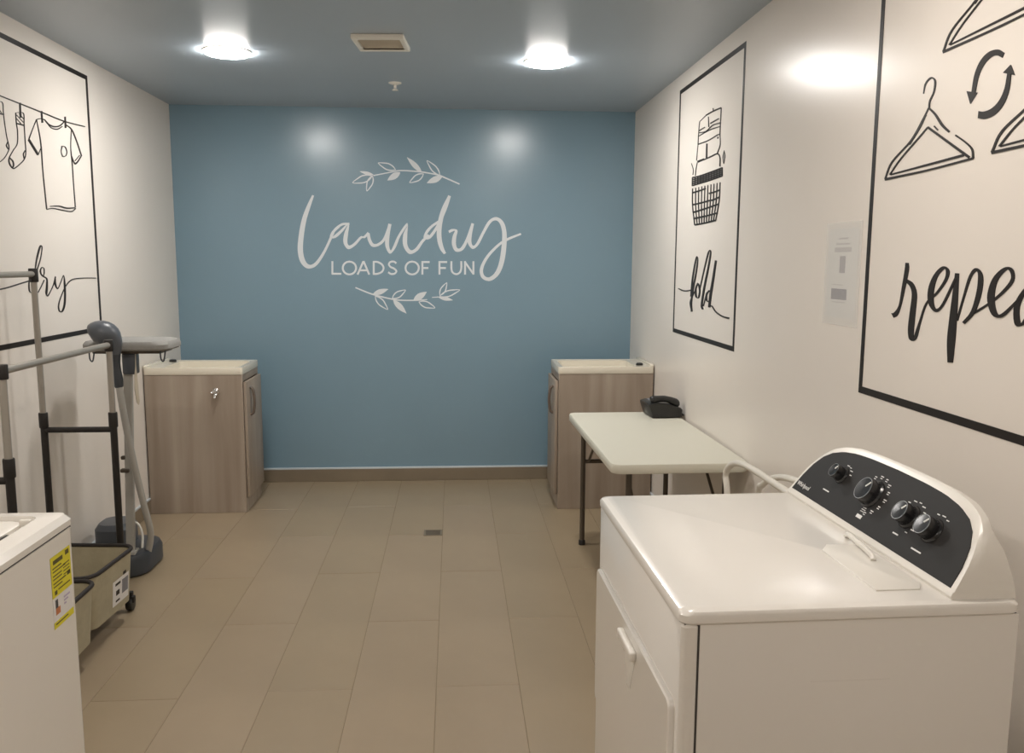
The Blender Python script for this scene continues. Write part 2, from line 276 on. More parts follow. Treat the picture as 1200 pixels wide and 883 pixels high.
# ------------------------------------------------------------ wall lettering and drawings (flat vinyl, traced in wall metres)
DATA = {'laundry':[[-1839,3883,-1864,3893,-1894,3729,-1940,3746,-1948,3563,-2007,3578,-1986,3370,-2052,3378,-2004,3179,-2074,3176,-1983,3045,-2046,3018,-1937,2981,-1962,2929,-1880,2984,-1860,2944,-1811,3050,-1779,3026,-1722,3187,-1692,3172,-1633,3370,-1603,3356,-1582,3458,-1560,3437,-1482,3527,-1472,3498,-1385,3534,-1383,3504],[-1510,3474,-1529,3495,-1587,3401,-1614,3421,-1608,3350,-1646,3336,-1588,3365,-1570,3334,-1499,3441,-1476,3416,-1391,3529,-1411,3498,-1404,3389,-1454,3396,-1416,3284,-1469,3275,-1395,3234,-1409,3185,-1333,3264,-1311,3235,-1244,3353,-1226,3328,-1198,3359,-1182,3333,-1144,3415,-1121,3391],[-1120,3401,-1156,3394,-1103,3318,-1143,3302,-1068,3260,-1089,3219,-1010,3267,-993,3235,-939,3334,-909,3317,-863,3523,-832,3512],[-827,3519,-868,3527,-853,3379,-903,3385,-863,3244,-914,3237,-843,3173,-857,3127,-811,3222,-779,3204,-739,3377,-710,3361,-618,3537,-612,3501,-618,3381,-672,3386,-619,3250,-674,3235,-575,3177,-595,3126,-513,3202,-485,3170,-432,3306,-404,3283,-343,3392,-319,3368],[-184,3549,-202,3574,-279,3481,-302,3506,-344,3405,-376,3423,-366,3348,-400,3332,-337,3360,-314,3332,-255,3464,-224,3444,-188,3593,-152,3577,-122,3762,-79,3747,-70,3906,-32,3894],[-36,3894,-67,3907,-108,3703,-162,3720,-154,3510,-216,3518,-160,3347,-223,3341,-135,3220,-187,3202,-101,3140,-131,3123],[-70,3437,-55,3406,-19,3461,-14,3428,53,3445,17,3434,37,3350,-14,3358,33,3262,-21,3253,52,3206,28,3161,99,3216,130,3186,167,3334,201,3320,243,3543,275,3532],[277,3533,241,3541,248,3391,200,3399,241,3292,190,3282,263,3241,254,3197,307,3276,337,3254,386,3428,419,3410,474,3575,504,3548,578,3624,573,3579,674,3559,626,3532,715,3418,655,3413,713,3219,647,3224,681,3013,617,3029,613,2854,563,2888,497,2768,483,2818,386,2801,420,2836,351,2905,397,2904,390,3023,427,3005,475,3147,504,3123,611,3277,633,3251,730,3348,745,3318,906,3415,916,3391]],'tagline':[[[-1608,3025,-1633,3024,-1612,2851,-1637,2851],[-1632,2870,-1633,2844,-1505,2870,-1506,2845]],[[-1394,3033,-1395,3007,-1351,3023,-1362,3000,-1316,2996,-1336,2980,-1297,2957,-1322,2951,-1298,2913,-1323,2919,-1319,2874,-1338,2890,-1354,2846,-1365,2870,-1398,2837,-1398,2862,-1441,2846,-1430,2869,-1476,2873,-1456,2889,-1495,2912,-1470,2918,-1494,2956,-1469,2950,-1473,2996,-1454,2979,-1438,3023,-1427,3000,-1394,3033,-1395,3007]],[[-1302,2852,-1278,2842,-1219,3032,-1196,3021],[-1195,3032,-1219,3021,-1122,2853,-1145,2842],[-1260,2917,-1261,2891,-1158,2917,-1158,2892]],[[-1058,3027,-1084,3027,-1061,2848,-1087,2848],[-1079,3031,-1080,3006,-1016,3028,-1024,3004,-954,2994,-973,2976,-929,2937,-954,2937,-956,2876,-974,2894,-1019,2847,-1025,2872,-1082,2843,-1083,2869]],[[-777,2989,-762,3011,-806,3010,-800,3035,-843,3006,-855,3028,-857,2986,-882,2985,-839,2961,-855,2941,-791,2939,-807,2918,-758,2896,-784,2893,-788,2852,-800,2874,-845,2845,-840,2870,-886,2869,-873,2891]],[[-558,3037,-558,3011,-514,3027,-525,3004,-479,3000,-499,2984,-459,2961,-484,2955,-460,2917,-485,2922,-480,2877,-500,2893,-516,2849,-526,2873,-560,2840,-559,2865,-604,2849,-592,2873,-639,2876,-619,2893,-658,2916,-633,2922,-657,2960,-632,2954,-637,2999,-618,2983,-602,3027,-591,3004,-558,3037,-558,3011]],[[-407,3030,-433,3030,-409,2850,-435,2850],[-429,3032,-429,3006,-323,3032,-323,3006],[-421,2952,-421,2926,-341,2952,-341,2926]],[[-178,3031,-204,3031,-179,2851,-205,2851],[-199,3033,-200,3007,-87,3033,-88,3007],[-191,2953,-192,2927,-105,2953,-105,2927]],[[-17,3032,-43,3032,-17,2933,-43,2930,-4,2889,-23,2872,36,2870,36,2845,72,2889,92,2872,89,2934,115,2931,90,3033,116,3033]],[[141,2852,167,2852,141,3033,167,3033],[159,3035,138,3020,280,2866,259,2851],[254,2853,280,2853,254,3033,280,3033]]],'stemtop':[[-1059,4160,-1056,4146,-918,4188,-915,4174,-805,4211,-803,4197,-691,4230,-691,4214,-436,4217,-439,4200,-210,4180,-214,4164,-123,4151,-131,4133,87,4062,80,4046]],'leaftop':[[[-1058,4160,-1056,4166,-1097,4156,-1089,4186,-1143,4161,-1132,4202,-1186,4177,-1178,4207,-1220,4194,-1216,4207,-1236,4204,-1235,4206]],[[-1064,4148,-1079,4143,-1108,4092,-1118,4103,-1171,4056,-1175,4070,-1241,4046,-1241,4061,-1336,4055,-1321,4060,-1266,4120,-1257,4108,-1203,4156,-1199,4141,-1133,4166,-1133,4151,-1064,4148,-1079,4143]],[[-1066,4156,-1072,4141,-1052,4101,-1067,4101,-1062,4046,-1076,4051,-1092,3999,-1104,4008,-1148,3946,-1142,3961,-1154,4021,-1139,4021,-1144,4076,-1130,4071,-1114,4123,-1103,4113,-1066,4156,-1072,4141]],[[-757,4230,-771,4235,-820,4215,-819,4230,-883,4226,-877,4240,-936,4258,-926,4270,-995,4318,-980,4313,-909,4324,-911,4309,-847,4314,-853,4300,-793,4281,-803,4270,-757,4230,-771,4235]],[[-702,4192,-709,4202,-723,4151,-755,4201,-760,4116,-802,4184,-807,4099,-839,4149,-850,4093,-863,4113,-872,4091,-874,4094]],[[-424,4200,-417,4207,-477,4224,-440,4259,-531,4266,-482,4313,-572,4320,-535,4355,-599,4368,-584,4382,-611,4393,-609,4396]],[[-389,4185,-402,4177,-411,4131,-423,4140,-453,4091,-461,4104,-506,4071,-510,4086,-584,4064,-571,4072,-543,4130,-531,4120,-502,4169,-494,4156,-448,4189,-445,4174,-389,4185,-402,4177]],[[-173,4161,-183,4173,-235,4180,-227,4194,-287,4222,-275,4232,-322,4277,-308,4284,-351,4359,-341,4348,-271,4321,-280,4309,-220,4280,-232,4270,-184,4225,-199,4218,-173,4161,-183,4173]],[[-147,4145,-152,4156,-178,4105,-202,4161,-224,4074,-256,4148,-279,4062,-303,4117,-326,4061,-336,4083,-350,4062,-352,4065]]],'stembot':[[-1319,2681,-1325,2665,-1095,2594,-1101,2575,-840,2529,-844,2512,-712,2512,-713,2495,-512,2512,-511,2495,-361,2519,-360,2509],[-295,2548,-295,2538,-206,2556,-205,2542]],'leafbot':[[[-1088,2590,-1085,2579,-1054,2624,-1038,2573,-1006,2650,-984,2582,-952,2658,-936,2608,-906,2657,-900,2637,-883,2655,-882,2652]],[[-1064,2562,-1053,2550,-1002,2548,-1009,2533,-950,2510,-962,2499,-917,2456,-931,2449,-890,2375,-901,2386,-969,2407,-961,2420,-1020,2444,-1009,2455,-1054,2498,-1040,2504,-1064,2562,-1053,2550]],[[-837,2526,-823,2535,-815,2580,-803,2571,-775,2619,-767,2606,-723,2638,-719,2623,-647,2644,-660,2636,-686,2579,-698,2589,-727,2540,-735,2554,-779,2521,-782,2537,-837,2526,-823,2535]],[[-812,2510,-820,2502,-761,2490,-803,2450,-710,2452,-766,2398,-674,2400,-716,2359,-652,2352,-669,2336,-642,2327,-645,2324]],[[-547,2507,-540,2497,-525,2552,-490,2498,-487,2590,-440,2518,-437,2610,-402,2556,-391,2617,-377,2595,-368,2619,-365,2616]],[[-479,2485,-464,2479,-419,2501,-419,2485,-359,2491,-364,2476,-307,2460,-317,2447,-251,2400,-266,2405,-333,2392,-332,2408,-393,2401,-387,2416,-445,2433,-434,2445,-479,2485,-464,2479]],[[-190,2562,-183,2576,-197,2615,-182,2614,-182,2665,-168,2658,-149,2705,-138,2694,-91,2746,-99,2732,-93,2676,-109,2678,-108,2626,-122,2634,-142,2586,-152,2598,-190,2562,-183,2576]],[[-199,2555,-184,2560,-150,2607,-141,2594,-84,2640,-79,2625,-11,2652,-10,2636,86,2647,71,2642,10,2586,1,2600,-56,2553,-61,2568,-129,2541,-129,2557,-199,2555,-184,2560]],[[-205,2550,-206,2542,-163,2557,-171,2519,-113,2553,-124,2502,-66,2537,-74,2499,-30,2517,-33,2502,-12,2507,-12,2505]]],'dry_line':[[7273,4358,7265,4347,7436,4352,7427,4342,7893,4344,7883,4333,8232,4338,8222,4326,8603,4332,8593,4320,9043,4351,9036,4341]],'dry_clip':[[[7767,4352,7735,4346,7760,4227,7728,4222]],[[8149,4349,8116,4342,8151,4246,8119,4240]],[[8623,4376,8587,4369,8618,4270,8581,4264]]],'dry_sock':[[[7658,4252,7672,4252,7735,4269,7733,4263,7810,4269,7795,4263,7806,4183,7790,4181,7803,4067,7787,4064,7802,3950,7786,3949,7771,3887,7756,3889,7687,3834,7677,3838,7574,3782,7570,3791,7515,3794,7532,3802,7486,3830,7506,3834,7502,3871,7516,3870,7576,3937,7586,3935,7648,3998,7660,3998,7667,4099,7680,4101,7657,4173,7670,4175,7658,4252,7672,4252],[7667,4172,7659,4160,7803,4175,7795,4163],[7682,4239,7674,4234,7791,4195,7782,4191],[7678,4209,7669,4205,7749,4176,7740,4171],[7726,4256,7718,4252,7800,4225,7792,4220],[7520,3869,7506,3861,7570,3846,7550,3840,7575,3809,7555,3808,7549,3787,7535,3790],[7792,3958,7778,3960,7756,3925,7740,3924,7766,3885,7750,3882]],[[7289,4290,7299,4289,7378,4295,7374,4289,7467,4300,7453,4295,7471,4206,7456,4202,7491,4049,7479,4046,7521,3954,7506,3951,7484,3898,7473,3899,7411,3841,7403,3845,7307,3796,7303,3801,7206,3778,7214,3786,7172,3814,7188,3815,7240,3871,7251,3870,7293,3948,7304,3950,7295,4092,7307,4095,7282,4198,7294,4200,7289,4290,7299,4289],[7308,4205,7301,4194,7475,4211,7468,4199],[7330,4274,7322,4269,7440,4214,7432,4210],[7509,3994,7495,3995,7480,3961,7465,3958,7505,3936,7491,3931]]],'dry_shirt':[[8026,4258,8029,4251,8109,4279,8107,4271,8193,4282,8186,4272],[8199,4279,8180,4269,8268,4254,8251,4241,8368,4251,8363,4238,8473,4274,8483,4265,8565,4320,8577,4315],[8222,4263,8210,4257,8307,4229,8296,4221,8424,4236,8426,4226,8529,4275,8536,4270],[8036,4254,8020,4255,7968,4181,7955,4181,7886,4082,7870,4083,7868,4054,7852,4054],[7880,4067,7843,4052,8030,3957,7994,3943],[8005,3947,8018,3946,8071,4019,8082,4019],[8035,4256,8021,4252,8087,4067,8067,4063,8089,3824,8071,3822,8103,3622,8085,3620,8113,3486,8095,3484],[8617,4303,8604,4294,8735,4280,8711,4270,8825,4195,8801,4188,8912,4073,8887,4068,8913,4040,8891,4042,8763,3946,8766,3964,8676,4015,8695,4022],[8729,4267,8715,4265,8693,4103,8676,4101,8704,3960,8683,3957,8704,3741,8687,3739,8711,3533,8694,3531],[8886,4049,8872,4052,8768,3979,8755,3982],[8102,3483,8104,3476,8227,3501,8225,3492,8415,3497,8410,3487,8608,3495,8609,3485,8707,3529,8717,3522],[8174,3515,8173,3508,8356,3531,8352,3519,8516,3523,8510,3510,8689,3535,8689,3525],[8510,4083,8488,4088,8483,4034,8467,4032,8509,3999,8494,3989,8563,4011,8574,4007,8585,4046,8602,4049,8556,4083,8571,4091,8510,4083,8488,4088]],'dry_word':[[7821,2920,7811,2928,7739,2897,7725,2902,7700,2835,7678,2837,7697,2764,7675,2762,7724,2751,7734,2744,7779,2798,7793,2796,7817,2917,7836,2916],[7804,2945,7826,2943,7838,3029,7866,3026,7889,3113,7921,3109,7934,3157,7955,3150,7976,3148,7960,3147,7965,3102,7949,3103,7925,3026,7908,3028,7864,2947,7844,2950,7817,2869,7791,2871,7797,2778,7770,2778,7807,2735,7807,2727,7874,2779,7887,2775,7959,2852,7973,2848],[7996,2863,8006,2869,7919,2891,7939,2897,7894,2932,7920,2932,7934,2965,7943,2958,7986,2953,7969,2950,7985,2909,7965,2910,7969,2886,7950,2882,8029,2862,8004,2858,8030,2799,7994,2800,8011,2733,7973,2734,8007,2712,8014,2700,8062,2744,8076,2740,8133,2807,8149,2804,8187,2881,8199,2871,8194,2815,8158,2813,8217,2773,8215,2759,8271,2813,8286,2810,8356,2888,8354,2878,8384,2809,8349,2809,8380,2709,8342,2710,8354,2609,8317,2613,8295,2549,8271,2559,8219,2552,8238,2558,8199,2598,8222,2597,8234,2657,8252,2653,8312,2733,8327,2729,8387,2791,8402,2786,8501,2840,8511,2832,8638,2854,8640,2845,8828,2855,8828,2847,9083,2849,9082,2842]],'fold_stack':[[8390,4450,8368,4436,8156,4450,8135,4435,7904,4439,7886,4425],[8137,4471,8161,4475,8123,4441,8148,4444],[8594,4420,8579,4414,8388,4444,8370,4436],[7881,4430,7909,4435,7890,4294,7913,4298,7892,4196,7915,4200],[8575,4415,8597,4419,8592,4328,8614,4332,8604,4198,8626,4201],[8277,4415,8303,4419,8248,4314,8278,4318],[8615,4337,8591,4323,8401,4339,8383,4329],[8232,4350,8211,4336,7962,4351,7945,4340],[8605,4318,8596,4306,8369,4295,8353,4285,8149,4319,8130,4308,7922,4307,7910,4296],[8633,4283,8615,4273,8368,4289,8352,4280,8142,4287,8129,4276,7915,4272,7908,4264],[8622,4207,8607,4195,8281,4197,8265,4186,7991,4208,7974,4197,7908,4203,7898,4192],[7941,4180,7973,4187,7953,4165,7986,4172],[7892,4196,7915,4199,7875,4100,7899,4104,7949,4031,7976,4037],[8287,4166,8334,4172,8281,4030,8328,4036],[8627,4042,8595,4019,8394,4040,8369,4023],[8415,4031,8398,4020,8163,4036,8145,4023,7960,4037,7964,4025,7864,3987,7891,3988,7854,3905,7882,3908],[8606,4200,8623,4203,8624,4123,8641,4125,8637,4046,8654,4048],[8610,4024,8632,4027,8646,3958,8669,3961,8661,3899,8684,3902],[7748,4029,7765,4038,7779,3979,7802,3982,7772,3923,7758,3916,7745,3989,7722,3985,7748,4029,7765,4038],[8826,4040,8848,4041,8748,3970,8771,3971,8753,3916,8776,3918]],'fold_basket':[[8791,3900,8778,3885,8530,3890,8515,3876,8169,3890,8152,3876,7805,3894,7789,3881],[8789,3880,8775,3865,8528,3872,8512,3857,8167,3872,8150,3858,7803,3876,7787,3863],[8787,3859,8772,3844,8526,3854,8510,3839,8165,3853,8148,3840,7801,3858,7785,3845],[8785,3839,8770,3824,8524,3835,8508,3821,8162,3835,8146,3821,7799,3840,7783,3827],[8783,3819,8767,3804,8522,3817,8506,3803,8160,3817,8144,3803,7796,3822,7781,3809],[8767,3891,8802,3894,8757,3807,8792,3809],[8668,3891,8702,3894,8658,3807,8692,3810],[8571,3891,8604,3894,8561,3808,8594,3811],[8475,3890,8508,3894,8466,3809,8498,3812],[8382,3890,8414,3893,8373,3810,8404,3812],[8291,3890,8322,3893,8282,3810,8313,3813],[8202,3890,8233,3893,8193,3811,8223,3814],[8115,3890,8145,3893,8106,3812,8135,3814],[8030,3890,8059,3893,8020,3812,8049,3815],[7946,3889,7975,3892,7937,3813,7965,3816],[7864,3889,7892,3892,7855,3813,7883,3816],[7784,3889,7811,3892,7775,3814,7802,3817],[8743,3781,8777,3783,8723,3612,8757,3614,8619,3406,8652,3407],[8631,3778,8665,3781,8615,3610,8648,3612,8535,3408,8568,3409],[8523,3776,8556,3779,8510,3609,8543,3611,8454,3410,8486,3411],[8417,3774,8449,3777,8407,3607,8439,3609,8373,3412,8405,3413],[8313,3771,8345,3774,8307,3605,8338,3608,8294,3414,8326,3415],[8212,3769,8243,3772,8209,3604,8240,3606,8217,3415,8248,3417],[8114,3767,8144,3770,8114,3602,8144,3605,8141,3417,8171,3419],[8018,3765,8047,3768,8020,3601,8050,3603,8066,3419,8096,3421],[7924,3763,7952,3766,7929,3599,7958,3602,7993,3421,8022,3423],[7832,3761,7860,3764,7840,3598,7868,3601,7921,3422,7950,3425],[8776,3748,8757,3730,8533,3746,8515,3731,8305,3752,8285,3736],[8195,3696,8179,3679,8021,3695,8005,3680,7856,3701,7838,3686],[8759,3626,8744,3608,8449,3623,8434,3608,8161,3627,8146,3612],[8114,3624,8094,3608,7989,3628,7968,3613,7869,3637,7846,3623],[8741,3547,8720,3529,8281,3559,8263,3544,7868,3576,7851,3562],[8708,3483,8693,3466,8280,3487,8267,3471,7894,3496,7880,3482],[8643,3418,8629,3401,8277,3421,8264,3406,7942,3431,7929,3416]],'fold_word':[[9195,2756,9210,2745,8997,2740,9007,2728,8816,2745,8810,2733,8637,2762,8628,2752],[8721,2683,8656,2684,8685,2863,8621,2862,8601,3031,8546,3028,8535,3095,8502,3087,8467,3058,8508,3059,8505,2922,8561,2924,8588,2765,8651,2766,8635,2626,8700,2624,8610,2534,8674,2529],[8666,2529,8617,2534,8732,2623,8689,2624,8622,2708,8589,2706,8530,2770,8498,2767],[8430,2825,8476,2832,8490,2768,8552,2769,8469,2695,8528,2688,8438,2689,8392,2682,8403,2753,8349,2755,8446,2812,8401,2816,8430,2825,8476,2832],[8398,2774,8358,2773,8255,2994,8211,2992,8144,3138,8102,3133,8039,3131,8082,3131,8089,2983,8145,2986,8191,2796,8255,2798,8261,2625,8326,2623,8226,2580,8283,2574],[8258,2609,8220,2608,8157,2744,8120,2743],[8033,2765,8074,2773,8116,2727,8171,2730,8110,2677,8163,2669,8075,2667,8032,2661,8013,2750,7966,2748],[7858,3051,7917,3054,7914,2877,7986,2879,7972,2730,8052,2730,8007,2608,8075,2607],[8046,2622,8037,2608,7945,2628,7967,2618,7830,2585,7854,2576,7640,2555,7653,2544,7431,2551,7441,2537]],'repeat_word':[[4624,2760,4595,2736,4594,2766,4552,2753,4549,2808,4522,2805,4529,2900,4493,2898,4509,3002,4467,3000,4505,3040,4475,3039],[4486,2954,4506,2939,4412,2930,4450,2916,4370,2874,4421,2871,4372,2780,4430,2780,4376,2688,4437,2685,4375,2644,4413,2631,4375,2646,4346,2641,4332,2737,4310,2735,4281,2835,4264,2830,4194,2891,4177,2884,4126,2958,4102,2952,4117,2999,4088,3003,4136,3009,4149,3023,4187,2970,4222,2980,4211,2903,4265,2907,4206,2841,4253,2833,4181,2810,4183,2793,4131,2837,4113,2831,4040,2966,4022,2962],[4005,2990,4039,2991,3999,2887,4048,2887,3995,2774,4058,2773,3995,2661,4063,2658,4001,2556,4045,2552],[4002,2763,3984,2761,3962,2877,3944,2875,3925,2976,3903,2971,3877,3017,3869,3001,3818,2987,3852,2983,3814,2906,3853,2909,3856,2808,3885,2815,3928,2751,3947,2758],[3886,2804,3875,2795,3771,2855,3760,2847,3676,2912,3660,2903,3615,2969,3592,2964,3627,3006,3607,3015,3654,3007,3669,3020,3706,2959,3743,2969,3718,2886,3770,2884,3694,2823,3726,2808,3661,2815,3649,2802,3579,2870,3567,2864,3510,2929,3499,2922,3463,2964,3445,2952],[3447,2952,3461,2964,3503,2920,3525,2930,3539,2853,3577,2857,3527,2788,3559,2773,3508,2799,3486,2789,3460,2874,3444,2871,3421,2979,3418,2962,3411,2874,3450,2874,3398,2796,3430,2784,3378,2798,3362,2789,3317,2870,3305,2866],[3269,3076,3292,3079,3275,2961,3312,2963,3272,2848,3311,2844,3255,2805,3266,2786,3213,2826,3201,2819,3151,2891,3141,2885],[3363,2990,3358,2978,3280,3004,3276,2990,3199,3000,3198,2991]],'hangers':[[[4445,3912,4435,3909,4433,3961,4418,3954,4380,3982,4374,3972,4328,3953,4345,3954,4333,3899,4348,3903,4365,3858,4380,3863,4367,3823,4383,3826],[4374,3825,4388,3831,4419,3778,4433,3784,4526,3683,4540,3690,4713,3591,4729,3598,4777,3507,4794,3512],[4370,3729,4382,3736,4472,3675,4485,3683,4628,3596,4640,3602,4730,3526,4743,3531],[4395,3796,4405,3799,4449,3736,4459,3740,4541,3665,4548,3668],[4370,3829,4381,3825,4305,3787,4320,3783,4236,3726,4252,3721,4170,3682,4181,3677],[4119,3659,4125,3654,4032,3615,4040,3611,3968,3572,3981,3570,3953,3527,3968,3528],[4371,3736,4382,3729,4244,3671,4255,3664,3987,3540,3997,3532],[4314,3731,4322,3728,4274,3704,4282,3701],[4795,3514,4787,3500,4356,3518,4350,3508,3963,3533,3958,3524],[4733,3532,4727,3523,4360,3546,4353,3535,4043,3558,4036,3546]],[[3938,4487,3928,4484,3926,4536,3911,4529,3873,4557,3867,4547,3821,4528,3838,4529,3826,4474,3841,4478,3858,4433,3873,4438,3860,4398,3876,4401],[3867,4400,3881,4406,3912,4353,3926,4359,4019,4258,4033,4265,4206,4166,4222,4173,4270,4082,4287,4087],[3863,4304,3875,4311,3965,4250,3978,4258,4121,4171,4133,4177,4223,4101,4236,4106],[3888,4371,3898,4374,3942,4311,3952,4315,4034,4240,4041,4243],[3863,4404,3874,4400,3798,4362,3813,4358,3729,4301,3745,4296,3663,4257,3674,4252],[3612,4234,3618,4229,3525,4190,3533,4186,3461,4147,3474,4145,3446,4102,3461,4103],[3864,4311,3875,4304,3737,4246,3748,4239,3480,4115,3490,4107],[3807,4306,3815,4303,3767,4279,3775,4276],[4288,4089,4280,4075,3849,4093,3843,4083,3456,4108,3451,4099],[4226,4107,4220,4098,3853,4121,3846,4110,3536,4133,3529,4121]],[[3479,3942,3469,3939,3467,3991,3452,3984,3414,4012,3408,4002,3362,3983,3379,3984,3367,3929,3382,3933,3399,3888,3414,3893,3401,3853,3417,3856],[3408,3855,3422,3861,3453,3808,3467,3814,3560,3713,3574,3720,3747,3621,3763,3628,3811,3537,3828,3542],[3404,3759,3416,3766,3506,3705,3519,3713,3662,3626,3674,3632,3764,3556,3777,3561],[3429,3826,3439,3829,3483,3766,3493,3770,3575,3695,3582,3698],[3404,3859,3415,3855,3339,3817,3354,3813,3270,3756,3286,3751,3204,3712,3215,3707],[3153,3689,3159,3684,3066,3645,3074,3641,3002,3602,3015,3600,2987,3557,3002,3558],[3405,3766,3416,3759,3278,3701,3289,3694,3021,3570,3031,3562],[3348,3761,3356,3758,3308,3734,3316,3731],[3829,3544,3821,3530,3390,3548,3384,3538,2997,3563,2992,3554],[3767,3562,3761,3553,3394,3576,3387,3565,3077,3588,3070,3576]]],'arrows':[[[3799,3945,3785,3963,3837,3964,3837,3990,3878,3967,3906,3994,3927,3946,3964,3967,3964,3900,4000,3913,3982,3826,4013,3835],[3964,3827,4055,3851,4013,3785,4017,3786]],[[3948,3741,3949,3709,3906,3732,3890,3696,3850,3736,3816,3705,3798,3761,3760,3741,3765,3807,3731,3795,3753,3870,3726,3862],[3787,3879,3700,3850,3737,3902,3733,3901]]]}
def ribbon(bm, s, wall, th=.0012):
    k = len(s)//4
    A = [(s[4*i]/2000, s[4*i+1]/2000, 0) for i in range(k)]; B = [(s[4*i+2]/2000, s[4*i+3]/2000, 0) for i in range(k)]
    if k > 2: A = cr(A, 5); B = cr(B, 5)
    else: A = [Vector(a) for a in A]; B = [Vector(b) for b in B]
    def pt(p, d):
        if wall == 'B': return (p.x, YB-d, p.y)
        if wall == 'L': return (XL+d, p.x, p.y)
        return (XR-d, p.x, p.y)
    na = len(A); fa = [bm.verts.new(pt(p, th+.0009*i/na)) for i, p in enumerate(A)]; fb = [bm.verts.new(pt(p, th+.0009*i/na)) for i, p in enumerate(B)]
    ba = [bm.verts.new(pt(p, .0002)) for p in A]; bb = [bm.verts.new(pt(p, .0002)) for p in B]
    n = len(fa)
    for i in range(n-1):
        bm.faces.new((fa[i], fa[i+1], fb[i+1], fb[i])); bm.faces.new((fa[i], ba[i], ba[i+1], fa[i+1])); bm.faces.new((fb[i], fb[i+1], bb[i+1], bb[i]))
    bm.faces.new((fa[0], fb[0], bb[0], ba[0])); bm.faces.new((fa[-1], ba[-1], bb[-1], fb[-1]))
def decal(name, strokes, wall, m, parent, th=.0012):
    bm = nb()
    for i, s in enumerate(strokes): ribbon(bm, s, wall, th + .00007*(i % 9))
    return obj(name, bm, m, parent, smooth=False, world=True)
t = thing('wall_sign', 'white script Laundry lettering with leafy sprigs on the blue wall', 'wall sign', (-.29, YB, 1.26))
decal('script_word', DATA['laundry'], 'B', M_vwhite, t)
for s in DATA['tagline']: decal('letter', s, 'B', M_vwhite, t)
for st, lf in (('stemtop', 'leaftop'), ('stembot', 'leafbot')):
    g = decal('leaf_sprig', DATA[st], 'B', M_vwhite, t)
    for s in DATA[lf]: decal('leaf', s, 'B', M_vwhite, g)
def border(wall, y0, y1, z0, z1, wd, parent):
    bm = nb(); x0, x1 = (XL+.0002, XL+.0013) if wall == 'L' else (XR-.0013, XR-.0002)
    for a, b, c, d in ((y0, y1, z0, z0+wd), (y0, y1, z1-wd, z1), (y0, y0+wd, z0+wd, z1-wd), (y1-wd, y1, z0+wd, z1-wd)): box(bm, (x0, a, c), (x1, b, d))
    return obj('border', bm, M_ink, parent, False, True)
t = thing('wall_mural', 'black line drawing of socks and shirt on a line with the word dry', 'mural', (XL, 4.0, 1.14))
border('L', 3.40, 4.583, 1.150, 2.430, .022, t)
decal('clothesline', DATA['dry_line'], 'L', M_ink, t)
for s in DATA['dry_clip']: decal('peg', s, 'L', M_ink, t)
for s in DATA['dry_sock']: decal('sock', s, 'L', M_ink, t)
decal('shirt', DATA['dry_shirt'], 'L', M_ink, t)
decal('script_word', DATA['dry_word'], 'L', M_ink, t)
t = thing('wall_mural', 'black line drawing of folded clothes in a basket with the word fold', 'mural', (XR, 4.15, 1.14))
border('R', 3.637, 4.69, 1.131, 2.432, .022, t)
decal('folded_clothes', DATA['fold_stack'], 'R', M_ink, t); decal('basket', DATA['fold_basket'], 'R', M_ink, t); decal('script_word', DATA['fold_word'], 'R', M_ink, t)
t = thing('wall_mural', 'black line drawing of clothes hangers and circling arrows with the word repeat', 'mural', (XR, 1.85, 1.14))
border('R', 1.22, 2.477, 1.131, 2.432, .021, t)
for s in DATA['hangers']: decal('hanger', s, 'R', M_ink, t)
for s in DATA['arrows']: decal('arrow', s, 'R', M_ink, t)
decal('script_word', DATA['repeat_word'], 'R', M_ink, t)
t = thing('notice_sheet', 'white printed notice in a clear sleeve on the right wall', 'notice', (XR, 2.63, 1.324))
def onR(name, y0, y1, z0, z1, d, m, th=.0008): return bobj(name, (XR-d-th, y0, z0), (XR-d, y1, z1), m, t, world=True)
onR('sleeve', 2.508, 2.752, 1.322, 1.645, .0022, M_sleeve, .0006)
onR('sheet', 2.528, 2.735, 1.345, 1.625, .0004, M_paper)
for a, b, c, d, m in ((2.60, 2.665, 1.592, 1.597, M_pgrey), (2.585, 2.68, 1.575, 1.580, M_pgrey), (2.575, 2.69, 1.552, 1.567, M_pgrey), (2.612, 2.650, 1.487, 1.54, M_pmid), (2.592, 2.70, 1.383+.02, 1.437, M_pdark), (2.60, 2.69, 1.393, 1.396, M_pgrey), (2.62, 2.70, 1.448, 1.451, M_pgrey)):
    onR('print_block', a, b, c, d, .0012, m, .0006)

